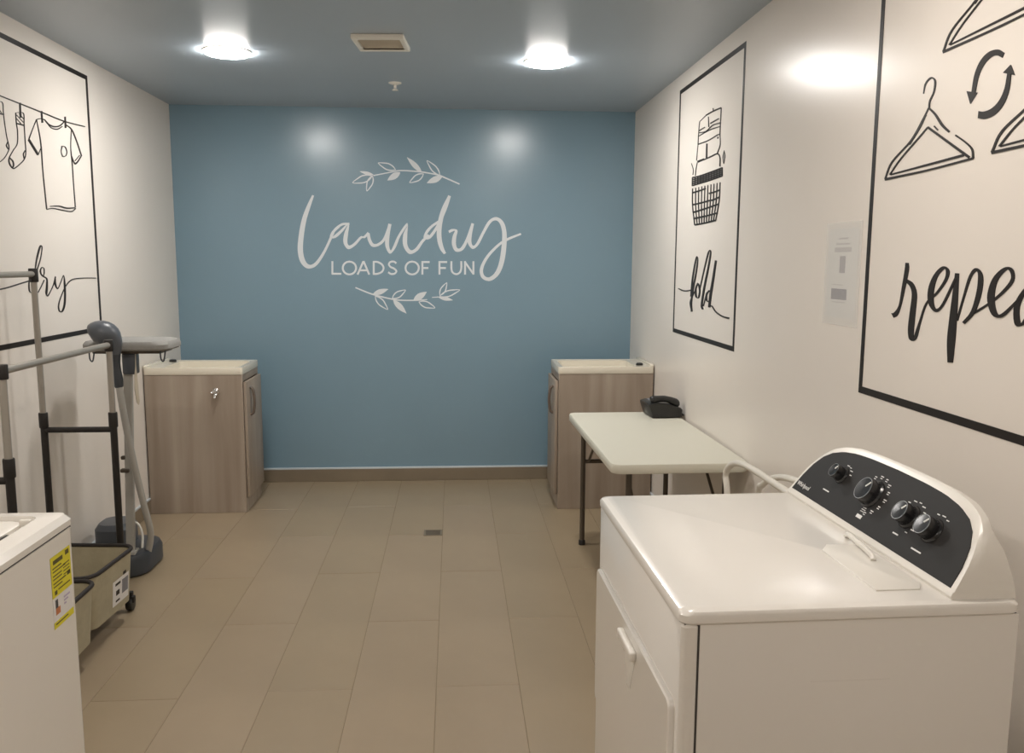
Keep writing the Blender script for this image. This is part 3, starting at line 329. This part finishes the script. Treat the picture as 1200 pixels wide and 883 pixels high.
# ------------------------------------------------------------ utility sinks on cabinets (built facing +x, wall at -x side)
def sink(loc, flip, wd, label, knob):
    t = thing('utility_sink', label, 'sink', loc)
    f = -1 if flip else 1                 # local: back at x=0 (wall), front at x = f*wd
    D_ = .405
    def B(name, x0, x1, y0, y1, z0, z1, m, parent=t, bev=.002, seg=1, off=0):
        a, b = sorted((f*x0, f*x1)); return bobj(name, (a, y0, z0), (b, y1, z1), m, parent, bev, seg)
    # carcass: side panels, bottom, back, front rail
    B('side_panel', .006, wd, 0, .018, 0, .842, M_wood); B('side_panel', .006, wd, D_-.018, D_, 0, .842, M_wood)
    B('front_frame', wd-.018, wd, .018, D_-.018, .80, .842, M_wood); B('front_frame', wd-.018, wd, .018, D_-.018, 0, .085, M_wood)
    B('bottom_panel', .01, wd-.02, .018, D_-.018, .07, .086, M_wood)
    d = B('door', wd+.002, wd+.020, .012, D_-.006, .092, .797, M_wood, t, .003, 2)
    hy = .105 if not flip else .12
    bm = nb(); P = [(f*(wd+.020), hy, .585), (f*(wd+.036), hy, .60), (f*(wd+.044), hy, .65), (f*(wd+.044), hy, .69), (f*(wd+.036), hy, .74), (f*(wd+.020), hy, .755)]
    tube(bm, cr(P, 5), .009, 8, sx=1.5); obj('handle', bm, M_handle, d)
    # basin
    bm = nb(); x0, x1 = sorted((0.004*f, f*(wd+.004)))
    o1 = rr(x0, x1, -.004, D_+.004, .014); o2 = rr(x0+.002, x1-.002, -.002, D_+.002, .013)
    i1 = rr(min(f*.105, f*(wd-.03)), max(f*.105, f*(wd-.03)), .026, D_-.028, .045); 
    i2 = rr(min(f*.125, f*(wd-.05)), max(f*.125, f*(wd-.05)), .05, D_-.05, .05)
    zt = .886
    loft(bm, [at(o2, .843), at(o1, .850), at(o1, zt-.006), at(o2, zt), at(i1, zt-.004), at(i1, zt-.012), at(i2, .70)])
    obj('basin', bm, M_basin, t)
    a, b = sorted((f*.004, f*.03)); 
    bm = nb(); loft(bm, [at(rr(a, b, -.003, D_+.003, .008), zt-.006), at(rr(a, b, -.003, D_+.003, .008), zt+.006), at(rr(a+.002*(f > 0), b-.002*(f < 0) - .006*(f > 0) + 0*.0, .01, D_-.01, .006), zt+.014)])
    obj('rim_upstand', bm, M_basin, t)
    bm = nb(); lathe(bm, [(.022, zt-.003), (.022, zt+.006), (.016, zt+.012), (0, zt+.013)], (f*.072, (.10 if flip else .33), 0), seg=18); obj('tap_hole_cap', bm, M_phone, t)
    bm = nb(); lathe(bm, [(.028, .7005), (.028, .703), (.0, .704)], (f*.30, .2, 0), seg=18); obj('waste_grid', bm, M_chrome, t)
    if knob:
        k = nb(); lathe(k, [(.019, 0), (.019, -.004), (.008, -.008), (.007, -.028), (0, -.028)][::-1], (f*.42, 0, .745), (0, 1, 0), 16)
        for a in (20, 110, 200, 290):
            ca, sa = math.cos(math.radians(a)), math.sin(math.radians(a))
            tube(k, [(f*.42, -.024, .745), (f*.42+ca*.013, -.024, .745+sa*.013), (f*.42+ca*.022, -.026, .745+sa*.022)], [.006, .006, .009], 10)
        lathe(k, [(.0, 0), (.008, .002), (.008, .016), (0, .02)], (f*.42, -.04, .745), (0, 1, 0), 12)
        tube(k, cr([(f*.42, -.018, .74), (f*.42, -.03, .726), (f*.42, -.036, .708)], 4), .007, 10)
        obj('tap', k, M_chrome, t)
    return t
sink((XL+.002, 5.117, 0), False, .574, 'wood cabinet sink at the left with chrome tap on its side panel', True)
sink((XR-.002, 5.09, 0), True, .586, 'wood cabinet sink at the right, behind the folding table', False)

# ------------------------------------------------------------ folding table
t = thing('folding_table', 'cream plastic folding table with brown metal legs against the right wall', 'table', (.918, 3.965, 0), math.radians(.8))
hx, hy, ht = .289, .610, .700
bm = nb(); r0 = rr(-hx, hx, -hy, hy, .045, 6); r1 = rr(-hx+.004, hx-.004, -hy+.004, hy-.004, .042, 6); r2 = rr(-hx+.03, hx-.03, -hy+.03, hy-.03, .03, 6)
loft(bm, [at(r2, ht-.022), at(r1, ht-.040), at(r0, ht-.034), at(r0, ht-.007), at(r1, ht-.001), at(r2, ht)])
obj('table_top', bm, M_tabletop, t)
for sx in (-1, 1): bobj('side_rail', (sx*.245-.012, -.54, ht-.05), (sx*.245+.012, .54, ht-.022), M_bronze, t, .003)
for sy in (-1, 1):
    yl = .463*sy
    xs = (-.185, .236) if sy < 0 else (-.226, .226)
    for x in xs:
        bm = nb(); tube(bm, [(x, yl, .012), (x, yl, ht-.03)], .0135, 12); l = obj('leg', bm, M_bronze, t)
        bm = nb(); lathe(bm, [(.018, 0), (.018, .022), (.0145, .028), (0, .028)], (x, yl, 0), seg=14); obj('foot_cap', bm, M_phone, l)
    zb = ht-.052 if sy < 0 else .46
    bm = nb(); tube(bm, [(xs[0], yl, zb), (xs[1], yl, zb)], .011, 10); obj('cross_bar', bm, M_bronze, t)
    for x in (xs[0]+.03, xs[1]-.03):
        bm = nb(); tube(bm, [(x, yl, ht-.24), (x, yl-sy*.26, ht-.045)], .007, 8); obj('brace', bm, M_bronze, t)

# ------------------------------------------------------------ telephone
t = thing('telephone', 'black desk telephone on the far corner of the folding table', 'telephone', (1.105, 4.455, .7005), math.radians(4))
bm = nb()
def sect(pts, y): return [Vector((x, y, z)) for x, z in pts]
prof = [(-.070, .004), (.092, .004), (.094, .042), (.086, .052), (.02, .074), (-.06, .082), (-.088, .075), (-.092, .066)]
def inset(p, k): 
    return [(x*(1-k), .04+(z-.04)*(1-k)) for x, z in p]
loft(bm, [sect(inset(prof, .06), -.085), sect(prof, -.078), sect(prof, .082), sect(inset(prof, .06), .09)]); obj('base', bm, M_phone, t)
bm = nb(); P = [(-.055, -.058, .104), (-.02, -.058, .118), (.03, -.058, .108), (.078, -.058, .078)]
tube(bm, cr([(-.078, -.058, .088)]+P+[(.09, -.058, .066)], 4), [.006]+[.019]*4+[.021]*4+[.017]*4+[.017]*4+[.021]*4, 12) if False else tube(bm, cr([(-.072, -.052, .086), (-.05, -.052, .096), (0, -.052, .099), (.045, -.052, .086), (.082, -.052, .062)], 5), [.010, .019, .023, .024, .023, .022, .019, .018, .017, .017, .017, .017, .017, .018, .019, .020, .022, .023, .022, .018, .008], 12)
obj('handset', bm, M_phone, t)
bobj('display', (-.06, .0, .0795), (-.015, .07, .0835), M_labgrey, t, .002)
for i in range(4):
    for j in range(3):
        x = .0+i*.02; bobj('key', (x-.007, .012+j*.022-.008, .076-i*.006), (x+.007, .012+j*.022+.008, .082-i*.006), M_steam, t, .002)
bm = nb(); tube(bm, cr([(.088, -.05, .03), (.104, -.06, .012), (.108, -.02, .006), (.106, .05, .006), (.109, .09, .05)], 5), .004, 8); obj('cord', bm, M_phone, t)

# ------------------------------------------------------------ clothes dryer
DR = math.radians(1.3)
t = thing('clothes_dryer', 'white clothes dryer with charcoal control panel against the right wall', 'dryer', (.396, 1.398, 0), DR)
W_, DP = .748, .628     # local: x from front 0 to back DP, y from near side 0 to W_
bm = nb(); box(bm, (.0335, .003, .02), (DP, W_-.003, .888), .002, 2); obj('cabinet_body', bm, M_appl, t)
bm = nb(); r = rr(.0, .032, .0, W_, .012, 4); loft(bm, [at(r, .02), at(r, .884), at(rr(.003, .032, .004, W_-.004, .012, 4), .888)]); obj('front_panel', bm, M_appl, t)
bobj('seam', (.030, .0048, .03), (.036, W_-.0048, .886), M_seam, t)
bm = nb(); ra = rr(-.004, DP+.002, -.003, W_+.003, .022, 6); rb = rr(0, DP-.002, .001, W_-.001, .022, 6); rc = rr(.012, DP-.012, .013, W_-.013, .018, 6)
loft(bm, [at(rb, .8885), at(ra, .893), at(ra, .906), at(rb, .912), at(rc, .915)]); obj('top_panel', bm, M_appl, t)
bobj('top_seam', (.006, .006, .884), (DP-.004, W_-.006, .8895), M_seam, t)
# door
def yz_slab(name, y0, y1, z0, z1, x0, x1, r, m, parent, soft=.003):
    bm = nb(); a = rr(y0, y1, z0, z1, r, 5); b = rr(y0+soft, y1-soft, z0+soft, z1-soft, max(r-soft, .002), 5)
    loft(bm, [[Vector((x1, y, z)) for y, z in a], [Vector((x0+soft, y, z)) for y, z in a], [Vector((x0, y, z)) for y, z in b]])
    return obj(name, bm, m, parent)
yz_slab('door_gap', .026, W_-.026, .372, .736, -.0006, .004, .02, M_appl2, t, .0004)
d = yz_slab('door', .030, W_-.030, .376, .732, -.012, .002, .018, M_appl, t)
bm = nb()
# handle: bright lip above a scooped pocket
box(bm, (-.026, .275, .686), (-.011, .405, .708), .005, 3); h_ = obj('handle', bm, M_appl2, d)
bm = nb(); loft(bm, [[Vector((-.0124, y, z)) for y, z in ((.285, .686), (.395, .686), (.355, .60), (.325, .60))], [Vector((-.0135, y, z)) for y, z in ((.293, .682), (.387, .682), (.352, .61), (.328, .61))]]); obj('grip_pocket', bm, M_appl2, d)
yz_slab('lower_panel', .010, W_-.010, .03, .366, -.004, .002, .01, M_appl, t)
for x in (.06, DP-.06):
    for y in (.06, W_-.06):
        bm = nb(); lathe(bm, [(.022, 0), (.022, .012), (.012, .014), (.012, .03), (0, .03)], (x, y, 0), seg=14); obj('foot', bm, M_phone, t)
# side panel embossed crease
bobj('crease', (.24, .0028, .772), (.39, .0046, .776), M_appl, t, .0008)
# lint lid
bm = nb(); pl = [(.385, .062), (.385, .285), (.41, .318), (.470, .318), (.486, .30), (.486, .085), (.47, .062)]
loft(bm, [[Vector((x, y, .9135)) for x, y in pl], [Vector((x, y, .9175)) for x, y in pl], [Vector((x*.98+.0085, y*.98+.0035, .9185)) for x, y in pl]]); l = obj('lint_lid', bm, M_appl2, t)
bm = nb(); tube(bm, cr([(.458, .21, .919), (.462, .225, .925), (.470, .29, .926), (.478, .355, .925), (.480, .37, .918)], 4), .006, 8); obj('lid_handle', bm, M_appl2, l)
# console
CX, CZ, LEAN, T0 = .505, .928, math.radians(34), .170
sL, cL = math.sin(LEAN), math.cos(LEAN)
ya, yb = .012, W_-.012; yc = (ya+yb)/2; hw = (yb-ya)/2
def arch(y, top=T0, y0=ya, y1=yb):
    K = ((0, 0), (.012, .30), (.03, .52), (.06, .70), (.10, .82), (.16, .91), (.24, .965), (.34, .99), (.5, 1))
    q = (y-y0)/(y1-y0); q = max(0, min(q, 1-q))
    for (a, h0), (b, h1) in zip(K, K[1:]):
        if q <= b: return top*(h0+(h1-h0)*(q-a)/(b-a))
    return top
rings = []
N_ = 40
for i in range(N_+1):
    q = -math.cos(math.pi*i/N_); y = yc+hw*q; h_ = max(arch(y), .0015)
    tx, tz = CX+sL*h_, CZ+cL*h_
    bk = DP-.004
    cxs = [(CX-.004, .914), (CX-.006, .921), (CX-.002, CZ), (CX+sL*h_*.5, CZ+cL*h_*.5), (tx, tz), (tx+.010, tz+.006*min(1, h_/.05)), (min(tx+.026, bk-.004), tz+.002*min(1, h_/.05)), (bk-.002, max(.918, tz-.03*min(1, h_/.08))), (bk, .918), (bk, .914)]
    rings.append([Vector((x, y, z)) for x, z in cxs])
bm = nb(); loft(bm, rings); con = obj('console', bm, M_appl2, t)
def onp(y, tt, d): return Vector((CX+sL*tt-cL*d, y, CZ+cL*tt+sL*d))
# dark face plate
py0, py1 = .024, W_-.024
out = [(py0+.004, .004)]
M2 = 44
for i in range(M2+1):
    q = math.cos(math.pi*i/M2); y = (py0+py1)/2-(py1-py0)/2*q; out.append((y, max(.004, arch(y, T0-.007, py0, py1))))
out.append((py1-.004, .004))
ded = [out[0]]
for o_ in out[1:]:
    if abs(o_[0]-ded[-1][0])+abs(o_[1]-ded[-1][1]) > .0008: ded.append(o_)
bm = nb(); loft(bm, [[onp(y, s, -.002) for y, s in ded], [onp(y, s, .0022) for y, s in ded]]); obj('control_panel', bm, M_panel, t, smooth=False)
nrm = Vector((-cL, 0, sL)); slant = Vector((sL, 0, cL))
def knob(y, s, r, name='knob'):
    c = onp(y, s, .0022); bm = nb()
    lathe(bm, [(r*1.18, 0), (r*1.15, .003), (r*1.0, .006), (r*.93, .024), (r*.86, .028), (r*.5, .0275), (0, .027)], c, nrm, 32)
    k = obj(name, bm, M_knob, t)
    bm = nb(); lathe(bm, [(r*.90, .0268), (r*.91, .0286), (r*.87, .0286), (r*.86, .0268)], c, nrm, 32); obj('chrome_ring', bm, M_ring, k)
    bm = nb(); u = (slant*.8+Vector((0, -.6, 0))).normalized(); v2 = nrm.cross(u)
    q = [c+nrm*.0275+u*r*.25+v2*.0016, c+nrm*.0275+u*r*.25-v2*.0016, c+nrm*.0275+u*r*.8-v2*.0016, c+nrm*.0275+u*r*.8+v2*.0016]
    loft(bm, [q, [p_+nrm*.0015 for p_ in q]]); obj('pointer', bm, M_mark, k)
KN = [(.160, .080, .0235), (.245, .083, .0235), (.402, .088, .030), (.553, .094, .0185)]
for y, s, r in KN: knob(y, s, r)
def dash(bm, y, s, ly, ls, ang=0):
    ca, sa = math.cos(ang), math.sin(ang); q = []
    for a, b in ((-1, -1), (1, -1), (1, 1), (-1, 1)):
        dy, ds = a*ly/2, b*ls/2; q.append((y+dy*ca-ds*sa, s+dy*sa+ds*ca))
    loft(bm, [[onp(a, b, .0021) for a, b in q], [onp(a, b, .0027) for a, b in q]])
bm = nb()
for (y, s, r), arc in zip(KN, ((60, 130), (-60, 150), (-70, 160), (20, 110))):
    k = 0
    for a in range(arc[0], arc[1], 24):
        A = math.radians(a); R_ = r*1.55 if r > .02 else r*1.5
        # text beside the dial, a short pair of lines every 24 degrees
        dash(bm, y-math.cos(A)*R_*1.15, s+math.sin(A)*R_, .0085+.003*(k % 2), .0022); 
        if r > .025: dash(bm, y-math.cos(A)*R_*1.15, s+math.sin(A)*R_-.005, .008, .0018)
        k += 1
for y, s, l in ((.165, .030, .034), (.250, .038, .020), (.575, .043, .030)): dash(bm, y, s, l, .0032)
dash(bm, .395, .030, .022, .0085)
for i in range(3): dash(bm, .395, .043+i*.005, .018-.002*i, .002)
obj('panel_print', bm, M_mark, t, smooth=False)
# maker's name, set as small white lettering
fc = bpy.data.curves.new('maker_name', 'FONT'); fc.body = 'Whirlpool'; fc.size = .0165; fc.align_x = 'CENTER'; fc.align_y = 'CENTER'; fc.extrude = .0003
fo = bpy.data.objects.new('maker_name', fc); C.objects.link(fo)
bpy.context.view_layer.update()
me = bpy.data.meshes.new_from_object(fo); bpy.data.objects.remove(fo)
me.transform(Matrix.Shear('XY', 4, (.15, 0)) if False else Matrix())
Xd, Yd, Zd = Vector((0, -1, 0)), slant, nrm
o0 = onp(.678, .024, .0026)
me.transform(Matrix(((Xd.x, Yd.x, Zd.x, o0.x), (Xd.y, Yd.y, Zd.y, o0.y), (Xd.z, Yd.z, Zd.z, o0.z), (0, 0, 0, 1))))
me.materials.clear(); me.materials.append(M_mark); me.name = 'maker_name'
on = bpy.data.objects.new('maker_name', me); C.objects.link(on); on.parent = t

# white hoses between dryer and table
bm = nb(); tube(bm, cr([(1.10, 3.29, .03), (1.10, 3.295, .30), (1.10, 3.295, .58), (1.10, 3.322, .662), (1.10, 3.25, .722), (1.10, 3.11, .754), (1.105, 2.87, .759), (1.11, 2.55, .752), (1.12, 2.30, .70), (1.12, 2.1, .55)], 6), .0125, 12)
tag(obj('drain_hose', bm, M_hose), 'white hose arching up beside the table end, behind the dryer', 'hose')
bm = nb(); tube(bm, cr([(1.165, 3.12, .03), (1.16, 3.12, .35), (1.15, 3.085, .646), (1.147, 3.04, .692), (1.147, 2.942, .744), (1.147, 2.775, .785), (1.147, 2.5, .80), (1.147, 2.25, .72)], 6), .0115, 12)
tag(obj('drain_hose', bm, M_hose), 'lower white hose curving behind the dryer console near the wall', 'hose')

# ------------------------------------------------------------ clothes washer (bottom left)
t = thing('clothes_washer', 'white top loading washer with yellow energy label at the left', 'washer', (-1.585, 1.375, 0))
WD, WW = .665, .685     # local: x from back 0 to front WD, y near to far
bm = nb(); r = rr(0, WD, 0, WW, .016, 4); loft(bm, [at(r, .02), at(r, .882)]); obj('cabinet_body', bm, M_appl, t)
bobj('top_seam', (.004, .004, .880), (WD-.003, WW-.003, .8855), M_seam, t)
# top frame with recessed lid
bm = nb(); a = rr(-.002, WD+.003, -.003, WW+.003, .02, 6); b = rr(.006, WD-.008, .006, WW-.006, .02, 6); i0 = rr(.19, WD-.052, .055, WW-.042, .03, 6); i1 = rr(.195, WD-.056, .058, WW-.046, .028, 6)
loft(bm, [at(b, .885), at(a, .889), at(a, .903), at(b, .917), at(i0, .920), at(i1, .905), at(i1, .90)]); obj('top_frame', bm, M_appl, t)
bm = nb(); a = rr(.197, WD-.084, .062, WW-.050, .028, 6); b = rr(.203, WD-.090, .068, WW-.056, .026, 6); loft(bm, [at(a, .90), at(a, .909), at(b, .912)]); l = obj('lid', bm, M_appl2, t)
bobj('hand_grip', (WD-.083, .20, .9005), (WD-.058, .545, .9065), M_panel, l, .002)
bobj('window', (.25, .12, .9112), (WD-.14, .545, .9128), M_panel, l, .001)
for y in (.085, WW-.075): bobj('hinge', (WD-.084, y-.006, .905), (WD-.058, y+.006, .9215), M_labgrey if False else M_appl2, t, .003)
bm = nb(); rings = []
for y in (.01, .02, .05, WW-.05, WW-.02, WW-.01):
    h_ = .16 if .04 < y < WW-.04 else (.12 if .015 < y < WW-.015 else .06)
    rings.append([Vector((x, y, z)) for x, z in ((.005, .915), (.155, .915), (.15, .93), (.12-.0*h_, .92+h_*.7), (.07, .92+h_), (.012, .92+h_))])
loft(bm, rings); obj('console', bm, M_appl2, t)
for y in (.15, .27, .42, .54):
    bm = nb(); lathe(bm, [(.028, 0), (.025, .022), (0, .024)], (.128, y, .985), (.88, 0, .48), 20); obj('knob', bm, M_knob, t)
for x in (.06, WD-.06):
    for y in (.06, WW-.06):
        bm = nb(); lathe(bm, [(.022, 0), (.022, .012), (.012, .014), (.012, .03), (0, .03)], (x, y, 0), seg=14); obj('foot', bm, M_phone, t)
# energy label on the front face (local x = WD)
def onF(name, y0, y1, z0, z1, m, parent, d=.0006): return bobj(name, (WD+.0001, y0, z0), (WD+d, y1, z1), m, parent)
L0, L1 = .562, .662      # y range
lab = onF('energy_label', L0, L1, .672, .842, M_lab, t, .0005)
onF('yellow_field', L0, L1, .745, .842, M_yel, lab, .0008); onF('yellow_strip', L0, L1, .672, .688, M_yel, lab, .0008)
bm = nb()
def bar(y0, y1, z0, z1): box(bm, (WD+.0002, L0+y0, z0), (WD+.0011, L0+y1, z1))
bar(.012, .060, .822, .832); bar(.074, .092, .826, .837)
for i, z in enumerate((.812, .804, .794, .786, .776, .768)): bar(.008, .052+.02*(i % 3 == 1), z, z+.003)
bar(.008, .07, .680, .683); bar(.012, .024, .750, .760); bar(.078, .094, .775, .785); bar(.03, .09, .757, .760)
for i in range(4): bar(.060, .092, .806-.008*i, .8085-.008*i)
obj('label_print', bm, M_olive, lab, False)
onF('label_mark', L0+.012, L0+.024, .718, .738, M_slate, lab, .0009); onF('label_mark', L0+.012, L0+.034, .702, .718, M_labred, lab, .0009)
for i in range(3): onF('label_mark', L0+.055, L0+.085-.01*i, .728-.008*i, .732-.008*i, M_lilac, lab, .0009)

# ------------------------------------------------------------ laundry cart with hanging bar
XRm, XWl, YFa, YNe = -1.442, -1.727, 3.668, 2.812
t = thing('laundry_cart', 'rolling cart with grey tube hanging rail and black lower frame by the left wall', 'cart', ((XRm+XWl)/2, (YFa+YNe)/2, 0))
def post(x, y, z0, z1, r, m, name):
    bm = nb(); tube(bm, [(x, y, z0), (x, y, z1)], r, 14); return obj(name, bm, m, t, True, True)
def joint(x, y, z, name='joint', h=.032, r=.0185):
    bm = nb(); lathe(bm, [(r*.92, -h), (r, -h+.004), (r, h-.004), (r*.92, h)], (x, y, z), seg=14); return obj(name, bm, M_black, t, True, True)
for y in (YFa, YNe):
    post(XRm, y, .065, .86, .0145, M_black, 'lower_post'); post(XRm, y, .86, 1.163, .0125, M_tube, 'upper_post')
    post(XWl, y, .065, .86, .0145, M_black, 'lower_post'); post(XWl, y, .86, 1.455, .0125, M_tube, 'upper_post')
    joint(XRm, y, .845); joint(XWl, y, .845); joint(XRm, y, 1.160, h=.024); joint(XWl, y, 1.452, h=.028)
    for z in (.803, .072):
        bm = nb(); tube(bm, [(XRm, y, z), (XWl, y, z)], .0125, 12); obj('cross_bar', bm, M_black, t, True, True)
bm = nb(); tube(bm, [(XRm, YFa, 1.163), (XRm, YNe, 1.163)], .0125, 14); obj('side_rail', bm, M_tube, t, True, True)
bm = nb(); tube(bm, [(XWl, YFa+.012, 1.457), (XWl, YNe-.012, 1.457)], .0125, 14); obj('hanging_rail', bm, M_tube, t, True, True)
for x in (XRm, XWl):
    bm = nb(); tube(bm, [(x, YFa, .072), (x, YNe, .072)], .0125, 12); obj('base_rail', bm, M_black, t, True, True)
bm = nb(); tube(bm, cr([(XWl, YFa-.02, 1.432), (XWl, YFa-.10, 1.422), (XWl, YFa-.27, 1.403), (XWl, YFa-.5, 1.40), (XWl, YNe+.1, 1.425), (XWl, YNe+.02, 1.437)], 5), .003, 8); obj('cord', bm, M_black, t, True, True)
for x in (XRm+.03, XWl-.0):
    for y in (YFa-.005, YNe+.005):
        c_ = nb(); lathe(c_, [(.006, -.016), (.027, -.013), (.030, -.006), (.030, .006), (.027, .013), (.006, .016)], (x, y, .0302), (1, 0, 0), 20); w_ = obj('caster_wheel', c_, M_phone, t, True, True)
        f_ = nb(); box(f_, (x-.020, y-.014, .036), (x+.020, y+.014, .066), .005); box(f_, (min(x, XRm if x > -1.6 else x)-.012, y-.012, .060), (x+.012, y+.012, .086), .004); obj('fork', f_, M_black, w_, True, True)
def bin_(cx, cy, hx, hy, rz, label):
    b = thing('storage_bin', label, 'bin', (cx, cy, .086), rz, 'bins in the laundry cart')
    zt = .222
    bm = nb(); o0 = rr(-hx*.92, hx*.92, -hy*.90, hy*.90, .05); o1 = rr(-hx, hx, -hy, hy, .06); n0 = rr(-hx*.905, hx*.905, -hy*.885, hy*.885, .05); n1 = rr(-hx*.985, hx*.985, -hy*.985, hy*.985, .058)
    loft(bm, [at(o0, 0), at(o1, zt), at(n1, zt), at(n0, .004)]); obj('body', bm, M_bin, b)
    bm = nb(); tube(bm, at(rr(-hx, hx, -hy, hy, .06), zt), .0085, 8, closed=True); obj('rim', bm, M_trim, b)
    return b
b1 = bin_(-1.562, 3.437, .190, .195, math.radians(-4), 'far beige bin with dark rim and paper label, in the laundry cart')
b2 = bin_(-1.545, 3.02, .190, .190, 0, 'near beige bin with dark rim, in the laundry cart beside the washer')
# paper label on the far bin's outer side, lying on the flared face
hx, hy, zt = .190, .195, .222
def face_pt(y, z, d=.001): return Vector((hx*(.92+.08*z/zt)+d, y, z))
def face_quad(bm, y0, y1, z0, z1, d0, d1):
    q = ((y0, z0), (y1, z0), (y1, z1), (y0, z1)); loft(bm, [[face_pt(y, z, d0) for y, z in q], [face_pt(y, z, d1) for y, z in q]])
bm = nb(); face_quad(bm, -.015, .125, .03, .135, .0005, .0015); pl_ = obj('paper_label', bm, M_lab, b1, False)
bm = nb(); face_quad(bm, .065, .118, .06, .12, .0014, .0022); obj('label_print', bm, M_labgrey, pl_, False)
bm = nb(); face_quad(bm, .012, .042, .07, .09, .0014, .0022); face_quad(bm, .005, .05, .112, .122, .0014, .0022); face_quad(bm, .01, .045, .042, .05, .0014, .0022); face_quad(bm, .075, .10, .137, .15, .0014, .0022); obj('label_print', bm, M_ink, pl_, False)

# ------------------------------------------------------------ garment steamer with small board
t = thing('garment_steamer', 'grey garment steamer with small ironing board and hose beside the left cabinet', 'steamer', (-1.62, 4.26, 0))
bm = nb(); o = rr(-1.79, -1.485, 4.03, 4.40, .11); o2 = rr(-1.78, -1.495, 4.04, 4.39, .10); o3 = rr(-1.755, -1.52, 4.07, 4.36, .08)
loft(bm, [at(o2, 0.002), at(o, .012), at(o, .085), at(o2, .105), at(o3, .115)]); obj('base', bm, M_slate, t, True, True)
bm = nb(); o = rr(-1.77, -1.60, 4.15, 4.35, .06); o2 = rr(-1.755, -1.62, 4.17, 4.33, .05); loft(bm, [at(o, .112), at(o, .20), at(o2, .225)]); obj('water_tank', bm, M_steam, t, True, True)
bm = nb(); lathe(bm, [(.005, 0), (.005, .003), (0, .0035)], (-1.60, 4.029, .062), (0, -1, 0), 10); obj('indicator', bm, M_mark, t, True, True)
bm = nb(); r0 = rr(-.020, .020, -.012, .012, .006, 3)
loft(bm, [[Vector((-1.566+x, 4.10+y, .08)) for x, y in r0], [Vector((-1.528+x, 4.10+y, 1.06)) for x, y in r0]]); pole = obj('pole', bm, M_alu, t, True, True)
bobj('pole_socket', (-1.592, 4.068, .082), (-1.535, 4.135, .125), M_alu, t, .006, 2, True)
bobj('clamp', (-1.580, 4.078, .575), (-1.562, 4.10, .592), M_bronze, t, .003, 1, True)
bobj('clamp', (-1.585, 4.076, .512), (-1.545, 4.10, .530), M_bronze, t, .003, 1, True)
bm = nb(); box(bm, (-1.545, 4.065, .985), (-1.485, 4.13, 1.085), .008, 2); obj('bracket', bm, M_steam, t, True, True)
# board
bm = nb()
a = rr(-1.712, -1.316, 4.00, 4.27, .07, 6); b = rr(-1.702, -1.326, 4.01, 4.26, .066, 6); c = rr(-1.68, -1.348, 4.03, 4.24, .055, 6)
loft(bm, [at(b, 1.100), at(a, 1.108), at(a, 1.128), at(b, 1.142), at(c, 1.147)]); board = obj('board_pad', bm, M_pad, t, True, True)
bobj('board_frame', (-1.67, 4.05, 1.084), (-1.36, 4.22, 1.101), M_bronze, t, .005, 2, True)
for x in (-1.682, -1.362):
    bm = nb(); tube(bm, cr([(x, 4.05, 1.10), (x+.004, 4.045, 1.06), (x+.016, 4.045, 1.052), (x+.024, 4.05, 1.10)], 5), .0035, 8); obj('hook', bm, M_slate, t, True, True)
# steam head with handle
bm = nb(); cz = Vector((-1.580, 3.985, 1.163)); ax = Vector((.42, .15, -.89)).normalized()
hd = cr([Vector((-1.632, 3.955, 1.172)), Vector((-1.605, 3.965, 1.185)), Vector((-1.570, 3.98, 1.178)), Vector((-1.548, 3.99, 1.14)), Vector((-1.546, 3.995, 1.09))], 4)
tube(bm, hd, [.026, .042, .050, .054, .057, .059, .060, .059, .057, .054, .050, .044, .040, .036, .032, .029, .026], 16); head = obj('steam_head', bm, M_steam, t, True, True)
bm = nb(); tube(bm, cr([(-1.546, 3.995, 1.095), (-1.546, 3.998, 1.03), (-1.541, 4.0, .97), (-1.537, 4.0, .935)], 4), [.026, .024, .022, .021, .021, .021, .022, .023, .023, .022, .021, .020, .018], 14); obj('handle', bm, M_slate, t, True, True)
bm = nb(); tube(bm, cr([(-1.538, 4.0, .945), (-1.521, 4.0, .792), (-1.504, 4.03, .583), (-1.486, 4.08, .362), (-1.478, 4.13, .20), (-1.505, 4.16, .09)], 7), .0155, 12); obj('hose', bm, M_alu, t, True, True)
bm = nb(); tube(bm, cr([(-1.62, 4.24, .20), (-1.575, 4.22, .222), (-1.54, 4.19, .175), (-1.53, 4.15, .10)], 6), .006, 8); obj('inner_hose', bm, M_hose, t, True, True)
bm = nb(); P = [(-1.478, 4.06, 1.085), (-1.478, 4.055, 1.03), (-1.478, 4.05, .98), (-1.478, 4.05, .92), (-1.474, 4.05, .86), (-1.472, 4.05, .845)]
tube(bm, P, [.003, .004, .012, .017, .014, .004], 10, sx=1, sy=.5); obj('hanging_mitt', bm, M_cream, t, True, True)
